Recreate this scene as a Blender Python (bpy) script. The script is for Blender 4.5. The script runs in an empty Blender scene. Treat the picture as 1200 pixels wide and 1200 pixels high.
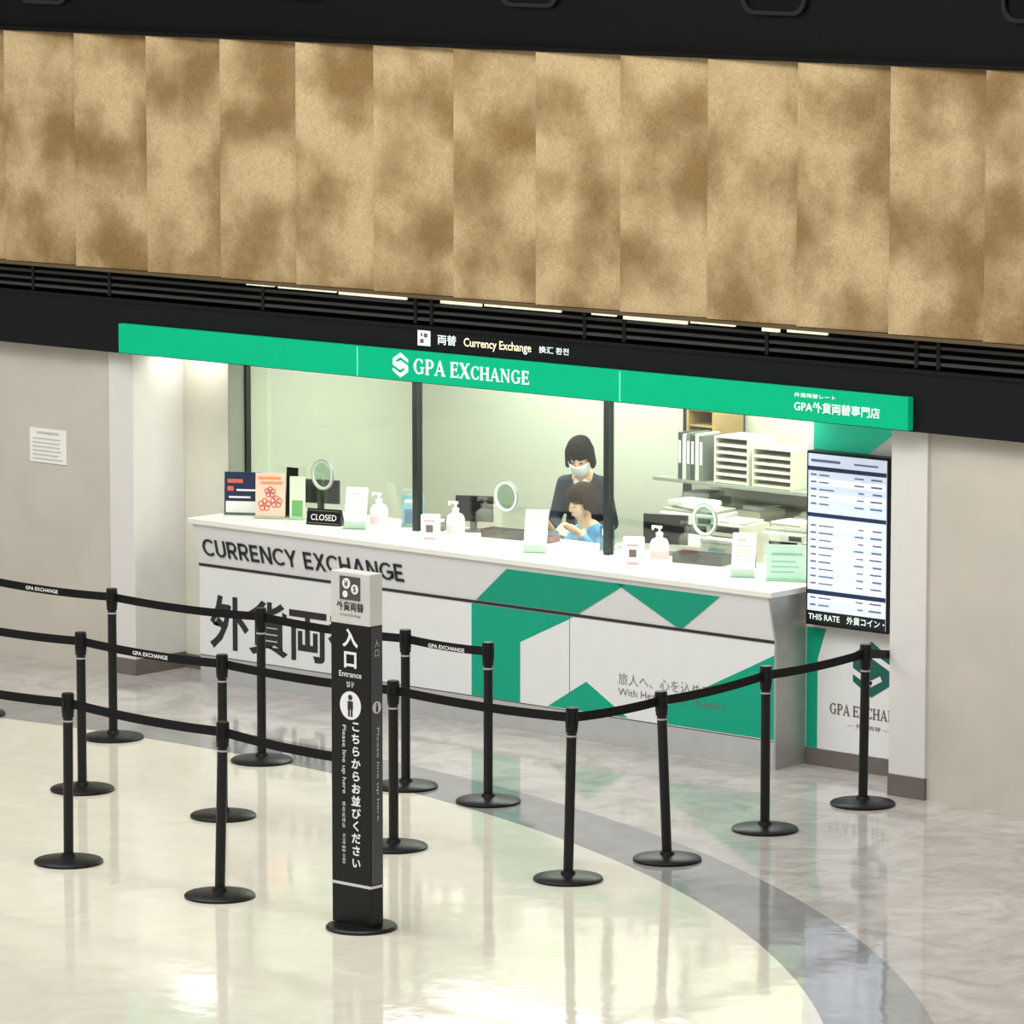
import bpy, bmesh, math, random
from mathutils import Vector, Matrix, Euler
random.seed(4)
SC=bpy.context.scene
try: SC.view_settings.view_transform='Standard'
except Exception: pass

# ---------------------------------------------------------------- materials
def lin(h):
    h=h.lstrip('#'); v=[int(h[i:i+2],16)/255 for i in (0,2,4)]
    return tuple((c/12.92 if c<=.04045 else ((c+.055)/1.055)**2.4) for c in v)+(1,)
MATS={}
def mat(name,hexc,rough=.5,metal=0,emit=0,var=.04,scale=8,bump=0,spec=.5):
    if name in MATS: return MATS[name]
    m=bpy.data.materials.new(name); m.use_nodes=True; nt=m.node_tree
    b=nt.nodes['Principled BSDF']; c=lin(hexc)
    b.inputs['Roughness'].default_value=rough; b.inputs['Metallic'].default_value=metal
    b.inputs['Specular IOR Level'].default_value=spec
    tc=nt.nodes.new('ShaderNodeTexCoord'); n=nt.nodes.new('ShaderNodeTexNoise'); n.inputs['Scale'].default_value=scale; n.inputs['Detail'].default_value=4
    nt.links.new(tc.outputs['Object'],n.inputs['Vector'])
    r=nt.nodes.new('ShaderNodeValToRGB')
    r.color_ramp.elements[0].position=.3; r.color_ramp.elements[1].position=.7
    r.color_ramp.elements[0].color=tuple(x*(1-var) for x in c[:3])+(1,)
    r.color_ramp.elements[1].color=tuple(min(1,x*(1+var)) for x in c[:3])+(1,)
    nt.links.new(n.outputs['Fac'],r.inputs[0]); nt.links.new(r.outputs[0],b.inputs['Base Color'])
    if emit:
        nt.links.new(r.outputs[0],b.inputs['Emission Color']); b.inputs['Emission Strength'].default_value=emit
    if bump:
        bn=nt.nodes.new('ShaderNodeBump'); bn.inputs['Strength'].default_value=bump; bn.inputs['Distance'].default_value=.01
        nt.links.new(n.outputs['Fac'],bn.inputs['Height']); nt.links.new(bn.outputs[0],b.inputs['Normal'])
    MATS[name]=m; return m

def glass_mat(name,tint='#f4f8f4',refl=.10):
    m=bpy.data.materials.new(name); m.use_nodes=True; nt=m.node_tree; nt.nodes.clear()
    o=nt.nodes.new('ShaderNodeOutputMaterial'); mx=nt.nodes.new('ShaderNodeMixShader'); t=nt.nodes.new('ShaderNodeBsdfTransparent'); g=nt.nodes.new('ShaderNodeBsdfGlossy')
    t.inputs[0].default_value=lin(tint); g.inputs['Roughness'].default_value=.03; mx.inputs[0].default_value=refl
    nt.links.new(t.outputs[0],mx.inputs[1]); nt.links.new(g.outputs[0],mx.inputs[2]); nt.links.new(mx.outputs[0],o.inputs[0])
    return m

def gold_mat():
    m=bpy.data.materials.new('gold_plaster'); m.use_nodes=True; nt=m.node_tree; L=nt.links
    b=nt.nodes['Principled BSDF']; b.inputs['Roughness'].default_value=.6; b.inputs['Specular IOR Level'].default_value=.3
    tc=nt.nodes.new('ShaderNodeNewGeometry')
    oi=nt.nodes.new('ShaderNodeObjectInfo')
    mp=nt.nodes.new('ShaderNodeVectorMath'); mp.operation='ADD'
    sc=nt.nodes.new('ShaderNodeVectorMath'); sc.operation='SCALE'; sc.inputs['Scale'].default_value=9.0
    cb=nt.nodes.new('ShaderNodeCombineXYZ'); L.new(oi.outputs['Random'],cb.inputs[0]); L.new(oi.outputs['Random'],cb.inputs[2]); L.new(cb.outputs[0],sc.inputs[0])
    L.new(tc.outputs['Position'],mp.inputs[0]); L.new(sc.outputs[0],mp.inputs[1])
    n1=nt.nodes.new('ShaderNodeTexNoise'); n1.inputs['Scale'].default_value=2.5; n1.inputs['Detail'].default_value=3; n1.inputs['Roughness'].default_value=.45
    n2=nt.nodes.new('ShaderNodeTexNoise'); n2.inputs['Scale'].default_value=22; n2.inputs['Detail'].default_value=4; n2.inputs['Distortion'].default_value=3
    L.new(mp.outputs[0],n1.inputs['Vector']); L.new(mp.outputs[0],n2.inputs['Vector'])
    r1=nt.nodes.new('ShaderNodeValToRGB'); r1.color_ramp.interpolation='EASE'; e=r1.color_ramp.elements
    e[0].position=.30; e[0].color=lin('#8b6f44'); e[1].position=.68; e[1].color=lin('#c6ae84')
    r2=nt.nodes.new('ShaderNodeValToRGB'); e=r2.color_ramp.elements
    e[0].position=.34; e[0].color=(.82,.81,.79,1); e[1].position=.68; e[1].color=(1.08,1.08,1.08,1)
    L.new(n1.outputs['Fac'],r1.inputs[0]); L.new(n2.outputs['Fac'],r2.inputs[0])
    mu=nt.nodes.new('ShaderNodeMixRGB'); mu.blend_type='MULTIPLY'; mu.inputs[0].default_value=1
    L.new(r1.outputs[0],mu.inputs[1]); L.new(r2.outputs[0],mu.inputs[2]); L.new(mu.outputs[0],b.inputs['Base Color'])
    bn=nt.nodes.new('ShaderNodeBump'); bn.inputs['Strength'].default_value=.22; bn.inputs['Distance'].default_value=.01
    L.new(n2.outputs['Fac'],bn.inputs['Height']); L.new(bn.outputs[0],b.inputs['Normal'])
    return m

def floor_mat():
    m=bpy.data.materials.new('polished_floor'); m.use_nodes=True; nt=m.node_tree; L=nt.links; N=nt.nodes.new
    b=nt.nodes['Principled BSDF']
    g=N('ShaderNodeNewGeometry'); d=N('ShaderNodeVectorMath'); d.operation='DISTANCE'; d.inputs[1].default_value=(-3.1,-11.68,0)
    L.new(g.outputs['Position'],d.inputs[0])
    def gt(v):
        x=N('ShaderNodeMath'); x.operation='GREATER_THAN'; x.inputs[1].default_value=v; L.new(d.outputs['Value'],x.inputs[0]); return x
    n=N('ShaderNodeTexNoise'); n.inputs['Scale'].default_value=2.6; n.inputs['Detail'].default_value=8; n.inputs['Distortion'].default_value=1.6; n.inputs['Roughness'].default_value=.62
    L.new(g.outputs['Position'],n.inputs['Vector'])
    def ramp(a,c,lo=.3,hi=.7):
        r=N('ShaderNodeValToRGB'); r.color_ramp.elements[0].position=lo; r.color_ramp.elements[1].position=hi
        r.color_ramp.elements[0].color=lin(a); r.color_ramp.elements[1].color=lin(c); L.new(n.outputs['Fac'],r.inputs[0]); return r
    cream=ramp('#d0ccba','#dcd8c8'); band=ramp('#80807e','#959593')
    br=N('ShaderNodeTexBrick'); br.offset=.5; br.inputs['Scale'].default_value=1; br.inputs['Brick Width'].default_value=1.2; br.inputs['Row Height'].default_value=.6
    br.inputs['Mortar Size'].default_value=.004; br.inputs['Color1'].default_value=lin('#c8c3bd'); br.inputs['Color2'].default_value=lin('#bab5b0'); br.inputs['Mortar'].default_value=lin('#a8a39e')
    L.new(g.outputs['Position'],br.inputs['Vector'])
    tile=N('ShaderNodeMixRGB'); tile.blend_type='MULTIPLY'; tile.inputs[0].default_value=.8
    tv=ramp('#d2d1d0','#ffffff',.35,.62); L.new(br.outputs['Color'],tile.inputs[1]); L.new(tv.outputs[0],tile.inputs[2])
    m1=N('ShaderNodeMixRGB'); L.new(gt(10.0).outputs[0],m1.inputs[0]); L.new(cream.outputs[0],m1.inputs[1]); L.new(band.outputs[0],m1.inputs[2])
    m2=N('ShaderNodeMixRGB'); L.new(gt(10.5).outputs[0],m2.inputs[0]); L.new(m1.outputs[0],m2.inputs[1]); L.new(tile.outputs[0],m2.inputs[2])
    L.new(m2.outputs[0],b.inputs['Base Color']); b.inputs['Roughness'].default_value=.065; b.inputs['Specular IOR Level'].default_value=.32
    n3=N('ShaderNodeTexNoise'); n3.inputs['Scale'].default_value=5; n3.inputs['Detail'].default_value=4; L.new(g.outputs['Position'],n3.inputs['Vector'])
    bn=N('ShaderNodeBump'); bn.inputs['Strength'].default_value=.14; bn.inputs['Distance'].default_value=.01; L.new(n3.outputs['Fac'],bn.inputs['Height']); L.new(bn.outputs[0],b.inputs['Normal'])
    return m

M_FLOOR=floor_mat(); M_GOLD=gold_mat(); M_GLASS=glass_mat('window_glass'); M_ACR=glass_mat('acrylic','#e4f2ea',.14)
M_WALL=mat('beige_wall','#c8c1b4',.45,var=.05,scale=3)
M_JAMB=mat('white_jamb','#dfddd8',.35,var=.02)
M_CREAM=mat('cream_wall','#dbd9ca',.5,var=.02)
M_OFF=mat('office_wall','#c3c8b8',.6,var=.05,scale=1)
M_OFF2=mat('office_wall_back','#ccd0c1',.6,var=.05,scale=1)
M_BLACK=mat('black_metal','#0d0e0f',.38,var=.1,spec=.3)
M_BEAM=mat('black_beam','#0f1013',.45,var=.1,spec=.2)
M_TOP=mat('ceiling_black','#060505',.5,var=.1,spec=.15)
M_GREYM=mat('dark_grille','#1f2021',.45,var=.1,spec=.3)
M_SLAT=mat('slat_grey','#3a3b3c',.45,var=.1,spec=.4)
M_WHITE=mat('counter_white','#e3e3e1',.3,var=.015)
M_CTOP=mat('countertop_white','#ecebe1',.25,var=.01)
M_STEEL=mat('steel','#b4b3ae',.42,metal=.55,var=.08)
M_FRAME=mat('window_frame','#2e3432',.4,metal=.3,var=.06)
M_GREEN=mat('graphic_green','#0aa07f',.45,var=.02,spec=.3)
M_SIGN=mat('sign_green','#02a273',.5,emit=.44,var=.02,spec=.12)
M_SIGNJ=mat('sign_joint','#5fd6b0',.4,emit=.45,var=.02)
M_LET=mat('lit_white_letters','#e9fbf2',.4,emit=.5,var=.0)
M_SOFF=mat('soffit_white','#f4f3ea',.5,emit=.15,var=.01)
M_DARK=mat('letter_dark','#232326',.4,var=.05)
M_GREYL=mat('letter_grey','#6d665f',.5,var=.05)
M_BASE=mat('baseboard','#6d665f',.4,var=.08)
M_PAPER=mat('paper','#f1f0ea',.6,var=.02)
M_WL=mat('white_print','#eeeeee',.5,var=.01)
M_LITE=mat('slit_light','#f6e9d0',.5,emit=.95,var=.2,scale=20)

# ---------------------------------------------------------------- geometry helpers
def link(o,parent=None):
    SC.collection.objects.link(o)
    if parent is not None: o.parent=parent
    return o
def obj(name,me,m=None,parent=None,smooth=False,loc=None,rot=None):
    o=bpy.data.objects.new(name,me)
    if m is not None: me.materials.append(m)
    if smooth:
        for p in me.polygons: p.use_smooth=True
    if loc: o.location=loc
    if rot: o.rotation_euler=rot
    return link(o,parent)
def tag(o,label,cat=None,group=None,kind=None):
    o['label']=label
    if cat: o['category']=cat
    if group: o['group']=group
    if kind: o['kind']=kind
    return o
def thing(name,loc,label,cat,group=None,rz=0):
    e=bpy.data.objects.new(name,None); e.location=loc; e.rotation_euler=(0,0,rz); e.empty_display_size=.1
    SC.collection.objects.link(e); return tag(e,label,cat,group)
def struct(o): o['kind']='structure'; return o
def bmbox(bm,x0,x1,y0,y1,z0,z1,bev=0):
    r=bmesh.ops.create_cube(bm,size=1,matrix=Matrix.Translation(((x0+x1)/2,(y0+y1)/2,(z0+z1)/2))@Matrix.Diagonal((abs(x1-x0),abs(y1-y0),abs(z1-z0),1)))
    if bev:
        es=list({e for v in r['verts'] for e in v.link_edges})
        bmesh.ops.bevel(bm,geom=es,offset=bev,segments=2,affect='EDGES',profile=.5)
def tomesh(bm,name='m'):
    me=bpy.data.meshes.new(name); bm.to_mesh(me); bm.free(); return me
def box(name,x0,x1,y0,y1,z0,z1,m,parent=None,bev=0):
    bm=bmesh.new(); bmbox(bm,x0,x1,y0,y1,z0,z1,bev); return obj(name,tomesh(bm),m,parent)
def boxes(name,lst,m,parent=None,bev=0):
    bm=bmesh.new()
    for b in lst: bmbox(bm,*b,bev)
    return obj(name,tomesh(bm),m,parent)
def extr_x(name,prof,x0,x1,m,parent=None):
    bm=bmesh.new(); a=[bm.verts.new((x0,y,z)) for y,z in prof]; b=[bm.verts.new((x1,y,z)) for y,z in prof]
    n=len(prof); bm.faces.new(a); bm.faces.new(b[::-1])
    for i in range(n): bm.faces.new((a[i],b[i],b[(i+1)%n],a[(i+1)%n]))
    bmesh.ops.recalc_face_normals(bm,faces=bm.faces[:]); return obj(name,tomesh(bm),m,parent)
def lathe(name,prof,m,parent=None,seg=40,loc=None,smooth=True):
    bm=bmesh.new(); rings=[]
    for r,z in prof:
        rings.append([bm.verts.new((max(r,1e-4)*math.cos(2*math.pi*i/seg),max(r,1e-4)*math.sin(2*math.pi*i/seg),z)) for i in range(seg)])
    for a,b in zip(rings,rings[1:]):
        for i in range(seg): bm.faces.new((a[i],a[(i+1)%seg],b[(i+1)%seg],b[i]))
    bm.faces.new(rings[0][::-1]); bm.faces.new(rings[-1])
    bmesh.ops.recalc_face_normals(bm,faces=bm.faces[:])
    o=obj(name,tomesh(bm),m,parent,loc=loc)
    if smooth:
        for p in o.data.polygons: p.use_smooth=len(p.vertices)==4
        try: o.data.set_sharp_from_angle(angle=math.radians(40))
        except Exception: pass
    return o
def polys(name,plist,m,parent=None,y=0,th=.002,yf=None,M=None):
    """flat shapes in the XZ plane facing -Y, thickness th"""
    bm=bmesh.new()
    for P in plist:
        f=[];bk=[]
        for x,z in P:
            yy=yf(z) if yf else y
            f.append(bm.verts.new((x,yy,z))); bk.append(bm.verts.new((x,yy+th,z)))
        n=len(P)
        bm.faces.new(f); bm.faces.new(bk[::-1])
        for i in range(n): bm.faces.new((f[i],bk[i],bk[(i+1)%n],f[(i+1)%n]))
    bmesh.ops.recalc_face_normals(bm,faces=bm.faces[:])
    if M is not None: bm.transform(M)
    return obj(name,tomesh(bm),m,parent)
def ring_pts(cx,cz,r,n=28,rx=None): return [(cx+(rx or r)*math.cos(2*math.pi*i/n),cz+r*math.sin(2*math.pi*i/n)) for i in range(n)]
def rect(x0,x1,z0,z1): return [(x0,z0),(x1,z0),(x1,z1),(x0,z1)]
def stroke(pts,w,ext=.28):
    out=[]
    for (a,b),(c,d) in zip(pts,pts[1:]):
        L=math.hypot(c-a,d-b); ux,uz=(c-a)/L,(d-b)/L; nx,nz=-uz*w/2,ux*w/2
        a2,b2,c2,d2=a-ux*w*ext,b-uz*w*ext,c+ux*w*ext,d+uz*w*ext
        out.append([(a2+nx,b2+nz),(a2-nx,b2-nz),(c2-nx,d2-nz),(c2+nx,d2+nz)])
    return out
def clipz(P,z,keep_above):
    out=[]
    for i in range(len(P)):
        a,b=P[i],P[(i+1)%len(P)]
        ia=(a[1]>=z)==keep_above; ib=(b[1]>=z)==keep_above
        if ia: out.append(a)
        if ia!=ib:
            t=(z-a[1])/(b[1]-a[1]); out.append((a[0]+(b[0]-a[0])*t,z))
    return out
def emblem(parent,cx,cz,r,y,mfill,mcut,w=.20):
    polys('emblem',[[(cx+r*math.sin(math.radians(60*i))*.96,cz+r*math.cos(math.radians(60*i))) for i in range(6)]],mfill,parent,y=y,th=.002)
    for sgn in (1,-1):
        pts=[(cx+sgn*a*r,cz+sgn*b*r) for a,b in ((.98,.06),(.02,.52),(-.40,.30))]
        polys('emblem_cut',stroke(pts,w*r,.2),mcut,parent,y=y-.001,th=.001)
# hand-built flared serif capitals: polygons in a unit-height box
def arc(cx,cz,rx,rz,a0,a1,wmax,wmin,n=16):
    out=[]
    for i in range(n):
        q=[]
        for k,s in ((i,1),(i+1,1),(i+1,-1),(i,-1)):
            a=math.radians(a0+(a1-a0)*k/n); w=wmin+(wmax-wmin)*abs(math.cos(a))**1.5
            q.append((cx+(rx+s*w/2)*math.cos(a),cz+(rz+s*min(w,wmin*1.3)/2)*math.sin(a)))
        out.append(q)
    return out
def serif_letter(ch):
    T=.20; t=.085; s=.06
    st=lambda x,w=T:[rect(x-w/2,x+w/2,0,1)]
    ft=lambda x,z,h=.17:[rect(x-h,x+h,z-0 if z==0 else z-s,s if z==0 else z)]
    if ch=='E': return .78,st(.2)+ft(.2,0,.16)+ft(.2,1,.16)+[rect(.2,.70,.91,1),rect(.2,.60,.47,.56),rect(.2,.74,0,.09),[(.62,.80),(.70,.74),(.70,1),(.62,1)],[(.66,0),(.74,0),(.76,.27),(.68,.20)],rect(.55,.61,.38,.65)]
    if ch=='H': return 1.0,st(.2)+st(.8)+ft(.2,0)+ft(.2,1)+ft(.8,0)+ft(.8,1)+[rect(.2,.8,.46,.55)]
    if ch=='P': return .78,st(.2)+ft(.2,0)+ft(.2,1,.16)+[rect(.2,.46,.92,1),rect(.2,.46,.42,.50)]+arc(.44,.71,.22,.25,-90,90,.20,.085,12)
    if ch=='A': return 1.0,[[(.10,0),(.20,0),(.54,1),(.47,1)],[(.44,1),(.56,1),(.92,0),(.69,0)],rect(.25,.75,.28,.36)]+ft(.15,0,.14)+ft(.82,0,.16)
    if ch=='X': return .98,[[(.06,1),(.31,1),(.93,0),(.68,0)],[(.72,1),(.84,1),(.24,0),(.12,0)]]+ft(.2,1,.16)+ft(.8,1,.13)+ft(.16,0,.13)+ft(.8,0,.16)
    if ch=='N': return 1.05,[rect(.15,.24,0,1),rect(.80,.89,0,1),[(.10,1),(.33,1),(.89,0),(.80,0)]]+ft(.2,0,.14)+ft(.14,1,.12)+ft(.84,1,.14)
    if ch in 'CG':
        p=arc(.50,.5,.36,.47,42,318,.20,.08,22)+[[(.74,.70),(.80,.70),(.80,.98),(.74,.90)]]
        if ch=='C': p+=[[(.76,.10),(.80,.20),(.80,.30),(.74,.22)]]; return .88,p
        p+=[rect(.70,.86,.05,.46),rect(.60,.96,.41,.47)]; return 1.0,p
    return .5,[]
# hand-built geometric sans capitals
def sans_letter(ch,T=.175):
    h=T/2
    V=lambda x,a=0,b=1:[rect(x-h,x+h,a,b)]
    Z=lambda z,a,b:[rect(a,b,z-h,z+h)]
    def S(a,b,c,d):
        w=T*1.12; return [[(a-w/2,b),(a+w/2,b),(c+w/2,d),(c-w/2,d)]]
    A=lambda cx,cz,rx,rz,a0,a1,n=18:arc(cx,cz,rx,rz,a0,a1,T,T*.78,n)
    if ch=='C': return .86,A(.50,.5,.42,.43,45,315)
    if ch=='G': return .95,A(.50,.5,.42,.43,45,352)+Z(.47,.52,.98)+V(.90,.12,.47)
    if ch=='U': return .84,V(.10+h/2,.36,1)+V(.74,.36,1)+A(.44,.37,.30,.30,180,360)
    if ch=='R': return .80,V(.13)+Z(1-h,.13,.45)+Z(.44,.13,.45)+A(.44,.68,.25,.24,-90,90,12)+S(.40,.44,.68,0)
    if ch=='E': return .72,V(.13)+Z(1-h,.13,.66)+Z(.5,.13,.60)+Z(h,.13,.67)
    if ch=='N': return .90,V(.13)+V(.77)+S(.14,1,.76,0)
    if ch=='Y': return .86,S(.09,1,.43,.42)+S(.77,1,.43,.42)+V(.43,0,.46)
    if ch=='X': return .86,S(.12,1,.74,0)+S(.74,1,.12,0)
    if ch=='H': return .88,V(.13)+V(.75)+Z(.5,.13,.75)
    if ch=='A': return .98,S(.10,0,.49,1)+S(.88,0,.49,1)+Z(.27,.20,.78)
    return .4,[]
def lettering(parent,body,x0,x1,z0,h,m,y=0,yf=None,small=None,fn=serif_letter,name='lettering',space=.34,gap=.02,th=.002):
    x=0; L=[]
    for i,ch in enumerate(body):
        sc=.86 if (small and small[0]<=i<small[1]) else 1
        if ch==' ': x+=space; continue
        w,ps=fn(ch); L+=[[(x+a*sc,b*sc) for a,b in p] for p in ps]; x+=(w+gap)*sc
    f=(x1-x0)/x
    polys(name,[[(x0+a*f,z0+b*h) for a,b in p] for p in L],m,parent,y=y,yf=yf,th=th)
def text(name,body,m,parent=None,x0=0,x1=None,z0=0,h=None,y=0,yf=None,bold=0,vertical=False,rot=None,M=None):
    cu=bpy.data.curves.new('t','FONT'); cu.body=body; cu.size=1; cu.offset=bold; cu.resolution_u=3
    if vertical: cu.body="\n".join(body); cu.space_line=1.12; cu.align_x='CENTER'
    o=bpy.data.objects.new('t',cu); SC.collection.objects.link(o)
    dg=bpy.context.evaluated_depsgraph_get(); me=bpy.data.meshes.new_from_object(o.evaluated_get(dg)); bpy.data.objects.remove(o)
    vs=[v.co.copy() for v in me.vertices]
    if rot=='down': vs=[Vector((v.y,-v.x,0)) for v in vs]
    ax=min(v.x for v in vs); bx=max(v.x for v in vs); az=min(v.y for v in vs); bz=max(v.y for v in vs)
    sx=(x1-x0)/(bx-ax) if x1 is not None else None; sz=h/(bz-az) if h else None
    if sx is None: sx=sz
    if sz is None: sz=sx
    for v,c in zip(me.vertices,vs):
        X=x0+(c.x-ax)*sx; Z=z0+(c.y-az)*sz
        v.co=(X,yf(Z) if yf else y,Z)
    if M is not None: me.transform(M)
    me.materials.clear()
    return obj(name,me,m,parent)

# ---------------------------------------------------------------- camera
cd=bpy.data.cameras.new('camera'); cam=bpy.data.objects.new('camera',cd); SC.collection.objects.link(cam)
cd.sensor_width=36; cd.lens=180; cd.clip_end=200
cam.location=(18.037,-22.508,5.404); cam.rotation_euler=(math.radians(90-7.7447),0,math.radians(41.684)); SC.camera=cam

# ---------------------------------------------------------------- room
struct(box('floor',-16,14,-20,2.2,-.1,0,M_FLOOR))
struct(box('wall_left',-12,-5.27,-.15,.0,0,2.06,M_WALL))
struct(box('trim_1',-5.27,-5.05,-.17,.28,.1,2.07,M_JAMB,bev=.004))
struct(box('baseboard_left',-5.275,-5.045,-.175,.28,0,.1,M_BASE))
struct(box('wall_recess_left',-5.3,-4.655,.28,.42,.0,2.07,M_CREAM))
struct(box('baseboard_recess_left',-5.045,-4.67,.265,.28,0,.09,M_BASE))
struct(box('wall_right',1.20,9,-.15,.0,0,2.06,M_WALL))
struct(box('trim_2',.95,1.20,-.17,.2,.12,2.07,M_JAMB,bev=.004))
struct(box('baseboard_right',.948,1.202,-.175,.2,0,.12,M_BASE))
struct(box('wall_recess_right',0.005,1.6,.28,.40,0,2.07,M_JAMB))
struct(box('baseboard_recess_right',0.016,.945,.265,.28,0,.09,M_BASE))
struct(box('ceiling',-5.3,1.185,-.24,2.2,2.31,2.36,M_SOFF))
struct(box('trim_soffit',-5.05,1.185,-.20,.46,2.075,2.10,M_SOFF))
struct(box('wall_inner_left',-4.80,-4.70,.42,2.2,0,2.31,M_OFF))
struct(box('wall_back',-4.70,1.0,2.1,2.2,0,2.31,M_OFF2))
struct(box('wall_inner_right',.02,.10,.40,2.1,0,2.31,M_OFF))
# beam and upper
struct(boxes('trim_3',[(-12,9,-.25,.0,2.06,2.40),(-12,9,-.262,-.25,2.385,2.405)],M_BEAM))
struct(boxes('wall_bulkhead',[(-12,9,-.27,.5,4.06,5.6),(-12,9,-.05,.0,2.36,2.62),(-12,9,-.2,.1,2.70,4.06)],M_TOP))

# ventilation grille between beam and panels
g=thing('ventilation_grille',(0,-.2,2.41),'dark slatted ventilation grille above the black beam','grille')
for z in (.02,.065,.11,.15): box('slat',-9,6,-.03,.03,z,z+.018,M_SLAT,g)
for x in (-5.9,-5.2,-3.85,-2.58,-2.45,-1.25,-.95,.1,1.15,1.3): box('bracket',x,x+.025,-.035,.05,0,.18,M_BLACK,g)
for a,b,zz in [(-3.95,-3.72,.014),(-3.68,-3.20,.017),(-3.17,-2.62,.024),(-2.34,-2.02,.026),(-1.99,-1.40,.021),(-1.16,-.98,.018),(-.92,-.45,.028),(-.42,-.10,.018),(.10,.22,.028),(.28,.56,.022)]:
    o=box('light_strip',a,b,-.262,-.245,2.573-zz,2.573,M_LITE); tag(o,'narrow warm white light strip glowing above the grille','light strip','light strips above grille')
    
# gold panels
for k in range(-3,17):
    x0=-6.03+.6425*k; bm=bmesh.new()
    P=[(x0+.006,-.335),(x0+.6365,-.282),(x0+.6365,-.22),(x0+.006,-.22)]
    a=[bm.verts.new((x,y,2.595)) for x,y in P]; b=[bm.verts.new((x,y,4.06)) for x,y in P]
    bm.faces.new(a[::-1]); bm.faces.new(b)
    for i in range(4): bm.faces.new((a[i],a[(i+1)%4],b[(i+1)%4],b[i]))
    bmesh.ops.bevel(bm,geom=bm.edges[:],offset=.003,segments=1,affect='EDGES')
    for v in bm.verts: v.co.x-=x0; 
    o=obj('wall_panel',tomesh(bm),M_GOLD,loc=(x0,0,0)); tag(o,'tall mottled gold-brown plaster wall panel','wall panel','row of gold wall panels')
struct(box('trim_4',-12,9,-.34,-.2,4.06,4.085,M_TOP))
struct(box('trim_5',-12,9,-.337,-.2,2.575,2.593,mat('bronze_edge','#5a4a30',.4)))
# rounded ports in bulkhead
def rrect(w,h,r,n=6):
    pts=[]
    for cx,cz,a0 in ((w/2-r,h-r,0),(-w/2+r,h-r,90),(-w/2+r,r,180),(w/2-r,r,270)):
        for i in range(n+1):
            a=math.radians(a0+90*i/n); pts.append((cx+r*math.cos(a),cz+r*math.sin(a)))
    return pts
for px,pz in ((-5.70,4.23),(-3.45,4.31),(-1.62,4.31),(.19,4.31),(1.98,4.31)):
    t=thing('recessed_fitting',(px,-.27,pz),'rounded black recessed fitting in the dark bulkhead','recessed fitting','recessed fittings in bulkhead')
    bm=bmesh.new(); o_=rrect(.46,.42,.09); i_=[(x*.90,.21+(z-.21)*.89) for x,z in o_]; n=len(o_)
    vo=[bm.verts.new((x,-.025,z)) for x,z in o_]; vi=[bm.verts.new((x,-.025,z)) for x,z in i_]; vb=[bm.verts.new((x,0,z)) for x,z in o_]; vd=[bm.verts.new((x,-.004,z)) for x,z in i_]
    for i in range(n):
        j=(i+1)%n; bm.faces.new((vo[i],vo[j],vi[j],vi[i])); bm.faces.new((vo[i],vb[i],vb[j],vo[j])); bm.faces.new((vi[i],vi[j],vd[j],vd[i]))
    bmesh.ops.recalc_face_normals(bm,faces=bm.faces[:])
    obj('frame',tomesh(bm),mat('fitting_grey','#1c1c1e',.3,spec=.3),t)
    polys('cover',[[(x*.89,.21+(z-.21)*.88) for x,z in o_]],mat('fitting_black','#020202',.3,spec=.2),t,y=-.006,th=.004)

# ---------------------------------------------------------------- green fascia sign
s=thing('fascia_sign',(0,-.25,2.07),'long glowing green shop fascia with white lettering under black beam','sign')
box('sign_box',-5.04,1.16,-.05,-.002,0,.182,M_SIGN,s,bev=.003)
for x in (-2.98,-.91): box('joint',x-.005,x+.005,-.0515,-.05,.003,.179,M_SIGNJ,s)
emblem(s,-2.625,.093,.074,-.054,M_LET,M_SIGN,.22)
lettering(s,'GPA EXCHANGE',-2.52,-1.60,.05,.09,M_LET,y=-.055,small=(6,12))
text('lettering','GPA外貨両替専門店',M_LET,s,x0=.37,x1=.97,z0=.05,h=.060,y=-.055,bold=.012)
text('lettering','外貨両替レート',M_LET,s,x0=.37,x1=.66,z0=.13,h=.024,y=-.055,bold=.01)
# small lit sign on beam
s=thing('beam_sign',(0,-.25,2.28),'small white lit wayfinding lettering on black beam','sign')
polys('icon',[rect(-2.53,-2.43,.005,.095)],M_LET,s,y=-.004,th=.003)
polys('icon_symbol',[rect(-2.51,-2.48,.02,.045),rect(-2.48,-2.45,.055,.08),rect(-2.505,-2.49,.06,.08)],M_GREYL,s,y=-.006,th=.001)
text('lettering','両替',M_LET,s,x0=-2.37,x1=-2.22,z0=.02,h=.06,y=-.004,bold=.01)
text('lettering','Currency Exchange',mat('warm_letters','#fff0c8',.4,emit=.75,var=0),s,x0=-2.16,x1=-1.63,z0=.008,h=.066,y=-.004,bold=.008)
text('lettering','换汇 환전',M_LET,s,x0=-1.57,x1=-1.34,z0=.026,h=.040,y=-.004,bold=.01)

# ---------------------------------------------------------------- counter
c=thing('service_counter',(0,0,0),'long white service counter with green angular graphics and steel end','counter')
X0,X1=-4.64,0
yb=lambda z:-.062+(1.0-z)*.06/.26
extr_x('upper_band',[(-.06,1.0),(0,.745),(.28,.745),(.28,1.0)],X0,X1,M_WHITE,c)
box('trim_line',X0-.002,X1,-.004,.25,.728,.745,M_DARK,c)
box('front_panel',X0,X1,0,.27,.165,.728,M_WHITE,c)
box('trim_line',X0,X1,.004,.25,.157,.165,M_GREYL,c)
box('plinth',X0,X1,.004,.26,0,.157,mat('plinth_grey','#b4b4b2',.3),c)
for x in (-1.552,-3.10): box('panel_joint',x,x+.004,-.0012,.01,.17,.725,M_GREYL,c)
extr_x('end_panel',[(-.065,1.0),(-.004,.74),(-.004,0),(.279,0),(.279,1.0)],X1,X1+.014,M_STEEL,c)
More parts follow.
